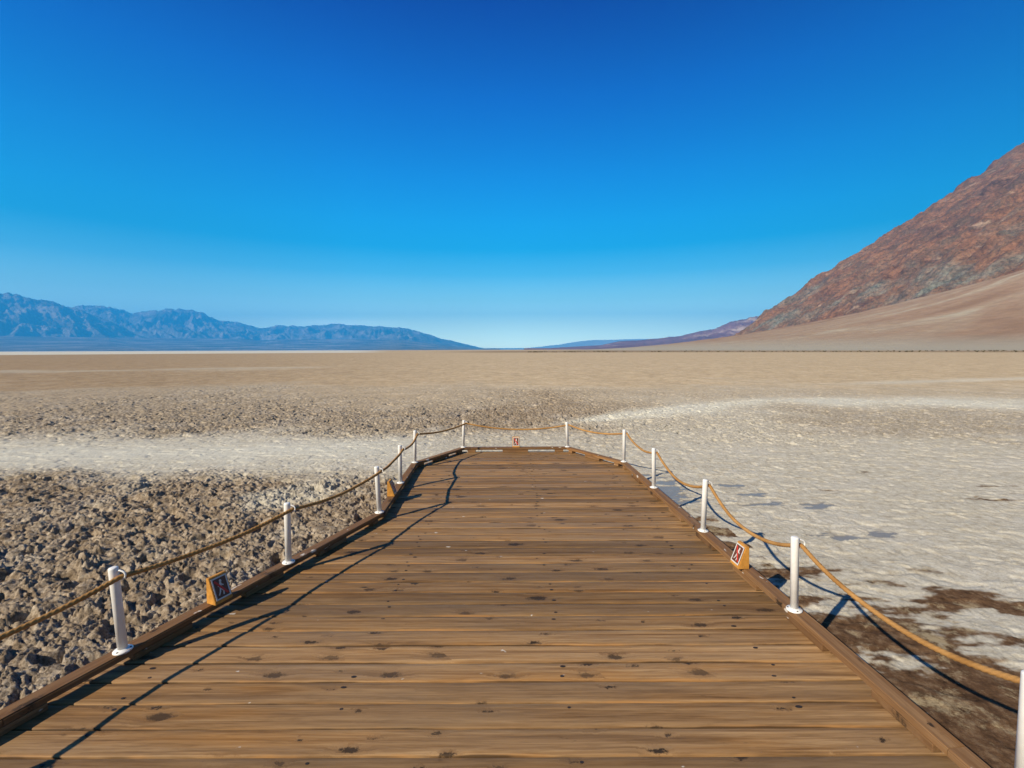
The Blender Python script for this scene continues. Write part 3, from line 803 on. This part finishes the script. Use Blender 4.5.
# framing under the boards
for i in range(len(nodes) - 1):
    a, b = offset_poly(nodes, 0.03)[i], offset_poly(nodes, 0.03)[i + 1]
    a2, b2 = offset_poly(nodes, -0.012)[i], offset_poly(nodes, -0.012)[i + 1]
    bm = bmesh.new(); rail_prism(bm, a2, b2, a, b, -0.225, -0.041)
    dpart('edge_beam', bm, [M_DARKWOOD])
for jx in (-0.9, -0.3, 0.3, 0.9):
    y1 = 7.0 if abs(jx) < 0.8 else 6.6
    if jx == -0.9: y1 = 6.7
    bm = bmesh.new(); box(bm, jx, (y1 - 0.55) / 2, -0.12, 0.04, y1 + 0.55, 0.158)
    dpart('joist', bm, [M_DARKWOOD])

# ------------------------------------------------------------------ rope posts
def make_post():
    root = empty('rope_post', (0, 0, 0))
    bm = bmesh.new()
    h = 0.44; r = 0.0215
    lathe(bm, [(0, 0.009), (r, 0.0095), (r, h - 0.010), (r * 0.97, h - 0.005), (r * 0.85, h - 0.0015), (r * 0.6, h), (0, h + 0.0005)], 28)
    bmesh.ops.recalc_face_normals(bm, faces=bm.faces)
    from_bm('pole', bm, [M_POST], root, True)
    bm = bmesh.new()
    lathe(bm, [(0, 0.0), (0.041, 0.0), (0.0425, 0.002), (0.0425, 0.006), (0.040, 0.009), (0.026, 0.0105), (0.0225, 0.016), (0, 0.016)], 28)
    bmesh.ops.recalc_face_normals(bm, faces=bm.faces)
    bp = from_bm('base_plate', bm, [M_POST], root, True)
    for k in range(3):
        a = k * 2.094 + 0.5
        bm = bmesh.new()
        lathe(bm, [(0.0048, 0.0), (0.0048, 0.0015), (0.003, 0.003), (0, 0.0033)], 10)
        bmesh.ops.recalc_face_normals(bm, faces=bm.faces)
        sc = from_bm('screw', bm, [M_STEEL], bp, True, loc=(0.033 * math.cos(a), 0.033 * math.sin(a), 0.0093))
    # open hook curling over and round the rope
    bm = bmesh.new()
    zr = h - 0.045
    pts = [Vector((0.012, 0, zr + 0.026))]
    for k in range(0, 15):
        a = R(100 - k * 17)
        pts.append(Vector((0.0365 + 0.021 * math.cos(a), 0, zr + 0.002 + 0.021 * math.sin(a) + (0.004 if k == 0 else 0))))
    prev = None
    for i, p in enumerate(pts):
        t = (pts[min(i + 1, len(pts) - 1)] - pts[max(i - 1, 0)]).normalized()
        n = Vector((0, 1, 0)); b = t.cross(n)
        rg = [bm.verts.new(p + (n * math.cos(q * math.pi / 5) + b * math.sin(q * math.pi / 5)) * 0.0045) for q in range(10)]
        if prev:
            for q in range(10): bm.faces.new((prev[q], prev[(q + 1) % 10], rg[(q + 1) % 10], rg[q]))
        else: bm.faces.new(rg)
        prev = rg
    bm.faces.new(prev)
    bmesh.ops.recalc_face_normals(bm, faces=bm.faces)
    from_bm('hook', bm, [M_POST], root, True)
    return root

def copy_tree(o, parent=None):
    c = o.copy(); COL.objects.link(c); c.parent = parent
    for ch in o.children: copy_tree(ch, c)
    return c

posts = [  # x, y, lean in x over the height, height scale, label
    (-2.400, 1.182, -0.01, 1.0, 'white rope post holding the near left end of the rope'),
    (-1.988, 2.259, -0.021, 1.0, 'nearest left white post, tilting outward, hook on its right side'),
    (-1.614, 3.238, 0.006, 1.0, 'second left white post, standing just beyond the shaded wedge sign'),
    (-1.251, 4.264, -0.017, 1.0, 'white post at the bend of the left kerb, rust spot below its hook'),
    (-1.285, 5.234, 0.001, 1.0, 'white post just behind the orange sided wedge sign on the left'),
    (-1.322, 6.200, 0.010, 1.0, 'white post at the far left corner where the kerb turns inward'),
    (-0.768, 7.175, 0.015, 0.97, 'white post at the left end of the far kerb'),
    (0.868, 7.183, -0.018, 0.89, 'short white post at the right end of the far kerb'),
    (1.515, 6.203, -0.001, 1.0, 'white post at the far right corner where the kerb turns'),
    (1.561, 5.023, -0.009, 1.0, 'fourth nearest white post along the right kerb'),
    (1.600, 3.794, 0.008, 1.0, 'white post on the right kerb just beyond the sunlit wedge sign'),
    (1.645, 2.607, -0.014, 1.0, 'tall sunlit white post with rusty foot between wedge sign and brown mud'),
    (1.735, 1.475, -0.006, 1.0, 'nearest right white post cut off by the corner of the picture'),
]
proto = make_post()
PH = 0.44
rope_pts = []
for i, (x, y, lean, hs_, lab) in enumerate(posts):
    o = proto if i == 0 else copy_tree(proto)
    o.location = (x, y, C + 0.0005)
    o.rotation_euler = (0, math.asin(lean / PH), 0)
    o.scale = (1, 1, hs_)
    tag(o, lab, 'post', 'white rope posts along the kerb')
    rope_pts.append(Vector((x + lean * 0.9 + 0.0365, y, C + (PH - 0.045) * hs_ - 0.003)))
sags = [0.055, 0.035, 0.045, 0.025, 0.05, 0.04, 0.085, 0.06, 0.085, 0.14, 0.15, 0.115]

def build_rope():
    path = []
    for i, sg in enumerate(sags):
        a, b = rope_pts[i], rope_pts[i + 1]
        L = (b - a).length; n = int(L / 0.007)
        for k in range(n):
            t = k / n
            wob = 0.004 * math.sin(t * 9 + i * 2.1) * math.sin(math.pi * t)
            p = a.lerp(b, t); p.z -= 4 * sg * t * (1 - t); p.x += wob
            path.append(p)
    path.append(rope_pts[-1])
    # soften the kinks at the hooks
    P = np.array([list(p) for p in path]); Q = P.copy()
    for _ in range(5): Q[1:-1] = (Q[:-2] + 2 * Q[1:-1] + Q[2:]) / 4
    bm = bmesh.new(); prev = None; s = 0.0; M_ = 21
    for i in range(len(Q)):
        p = Vector(Q[i]); t = Vector(Q[min(i + 1, len(Q) - 1)] - Q[max(i - 1, 0)]).normalized()
        if i: s += float(np.linalg.norm(Q[i] - Q[i - 1]))
        side = t.cross(Vector((0, 0, 1))).normalized(); up = side.cross(t)
        ph = 2 * math.pi * s / 0.075
        ring = []
        for q in range(M_):
            a = 2 * math.pi * q / M_
            rr = 0.0128 * (0.70 + 0.30 * abs(math.cos(1.5 * (a - ph))) ** 0.7)
            ring.append(bm.verts.new(p + (side * math.cos(a) + up * math.sin(a)) * rr))
        if prev:
            for q in range(M_): bm.faces.new((prev[q], prev[(q + 1) % M_], ring[(q + 1) % M_], ring[q]))
        else: bm.faces.new(ring)
        prev = ring
    bm.faces.new(prev)
    bmesh.ops.recalc_face_normals(bm, faces=bm.faces)
    o = from_bm('rope', bm, [M_ROPE], None, True)
    tag(o, 'long tan twisted rope sagging from post to post round the deck', 'rope')
build_rope()

# ------------------------------------------------------------------ wedge signs
def flat_poly(bm, pts, z0, z1):
    a = [bm.verts.new((x, y, z0)) for x, y in pts]; b = [bm.verts.new((x, y, z1)) for x, y in pts]
    n = len(pts)
    bm.faces.new(b); bm.faces.new(a[::-1])
    for i in range(n): bm.faces.new((a[i], a[(i + 1) % n], b[(i + 1) % n], b[i]))

def limb(bm, x0, y0, x1, y1, w, z0, z1):
    d = Vector((x1 - x0, y1 - y0)).normalized(); n = Vector((-d.y, d.x)) * w / 2; e = d * w * 0.3
    flat_poly(bm, [(x0 - n.x - e.x, y0 - n.y - e.y), (x1 - n.x + e.x, y1 - n.y + e.y), (x1 + n.x + e.x, y1 + n.y + e.y), (x0 + n.x - e.x, y0 + n.y - e.y)], z0, z1)

def make_sign():
    root = empty('wedge_sign', (0, 0, 0))
    # side profile: sloping face towards local +Y
    wd, h, db, dt = 0.112, 0.158, 0.078, 0.026
    bm = bmesh.new()
    prof = [(-db / 2, 0), (db / 2, 0), (db / 2, 0.012), (-db / 2 + dt, h), (-db / 2 + 0.004, h)]
    a = [bm.verts.new((-wd / 2, y, z)) for y, z in prof]; b = [bm.verts.new((wd / 2, y, z)) for y, z in prof]
    bm.faces.new(a); bm.faces.new(b[::-1])
    for i in range(5): bm.faces.new((a[i], b[i], b[(i + 1) % 5], a[(i + 1) % 5]))
    bmesh.ops.recalc_face_normals(bm, faces=bm.faces)
    bmesh.ops.bevel(bm, geom=list(bm.edges), offset=0.0025, segments=2, affect='EDGES')
    from_bm('wooden_wedge', bm, [M_SIGNWOOD], root)
    # plaque lies on the sloping face
    p0 = Vector((0, db / 2, 0.012)); p1 = Vector((0, -db / 2 + dt, h))
    up = (p1 - p0).normalized(); nrm = Vector((1, 0, 0)).cross(up) * -1
    if nrm.y < 0: nrm = -nrm
    cen = (p0 + p1) / 2 + nrm * 0.0006
    X = up.cross(nrm)
    Mx = Matrix((X, up, nrm)).transposed().to_4x4(); Mx.translation = cen
    hw, hh = 0.048, 0.066
    bm = bmesh.new(); box(bm, 0, 0, 0.0015, 2 * hw, 2 * hh, 0.003, bev=0.0008)
    pl = from_bm('plaque', bm, [M_PLAQUE], root); pl.matrix_local = Mx
    bm = bmesh.new(); t = 0.008
    for (x0, y0, x1, y1) in ((-hw, hh - t, hw, hh), (-hw, -hh, hw, -hh + t), (-hw, -hh + t, -hw + t, hh - t), (hw - t, -hh + t, hw, hh - t)):
        flat_poly(bm, [(x0, y0), (x1, y0), (x1, y1), (x0, y1)], 0.0031, 0.0042)
    from_bm('border', bm, [M_WHITE], pl)
    # walking figure
    bm = bmesh.new(); z0, z1 = 0.0031, 0.0040
    flat_poly(bm, [(0.004 + 0.0075 * math.cos(k * .524), 0.038 + 0.0085 * math.sin(k * .524)) for k in range(12)], z0, z1)
    limb(bm, 0.001, 0.026, -0.004, 0.000, 0.013, z0, z1)
    limb(bm, -0.004, -0.004, 0.010, -0.022, 0.0085, z0, z1 - 0.0001); limb(bm, 0.010, -0.022, 0.006, -0.044, 0.007, z0, z1 - 0.0002)
    limb(bm, -0.006, -0.004, -0.012, -0.024, 0.0085, z0, z1 - 0.0003); limb(bm, -0.012, -0.024, -0.022, -0.040, 0.007, z0, z1 - 0.0004)
    limb(bm, 0.000, 0.022, 0.016, 0.008, 0.006, z0, z1 - 0.0005); limb(bm, 0.000, 0.022, -0.016, 0.010, 0.006, z0, z1 - 0.0006)
    from_bm('walking_figure', bm, [M_WHITE], pl)
    bm = bmesh.new()
    limb(bm, -0.030, 0.044, 0.030, -0.044, 0.012, 0.0043, 0.0050)
    from_bm('red_slash', bm, [M_RED], pl)
    return root

sg = make_sign()
# x, y of the base, direction the face looks (radians from +Y, counter-clockwise positive)
def face(dx, dy): return math.atan2(-dx, dy)
signs = [
    (-1.792, 2.735, face(0.93, -0.36), 'wedge sign with dark shaded plaque beside the nearest left post'),
    (-1.268, 4.790, face(1.0, 0.03), 'orange sided wedge sign seen edge on between two left posts'),
    (1.598, 3.165, face(-1.0, -0.05), 'sunlit wedge sign with white bordered plaque on the right kerb'),
    (0.060, 7.187, face(0.0, -1.0), 'tiny red and white wedge sign in the middle of the far kerb'),
]
for i, (x, y, rz, lab) in enumerate(signs):
    o = sg if i == 0 else copy_tree(sg)
    o.location = (x, y, C + 0.001); o.rotation_euler = (0, 0, rz)
    tag(o, lab, 'sign', 'wedge signs on the kerb')
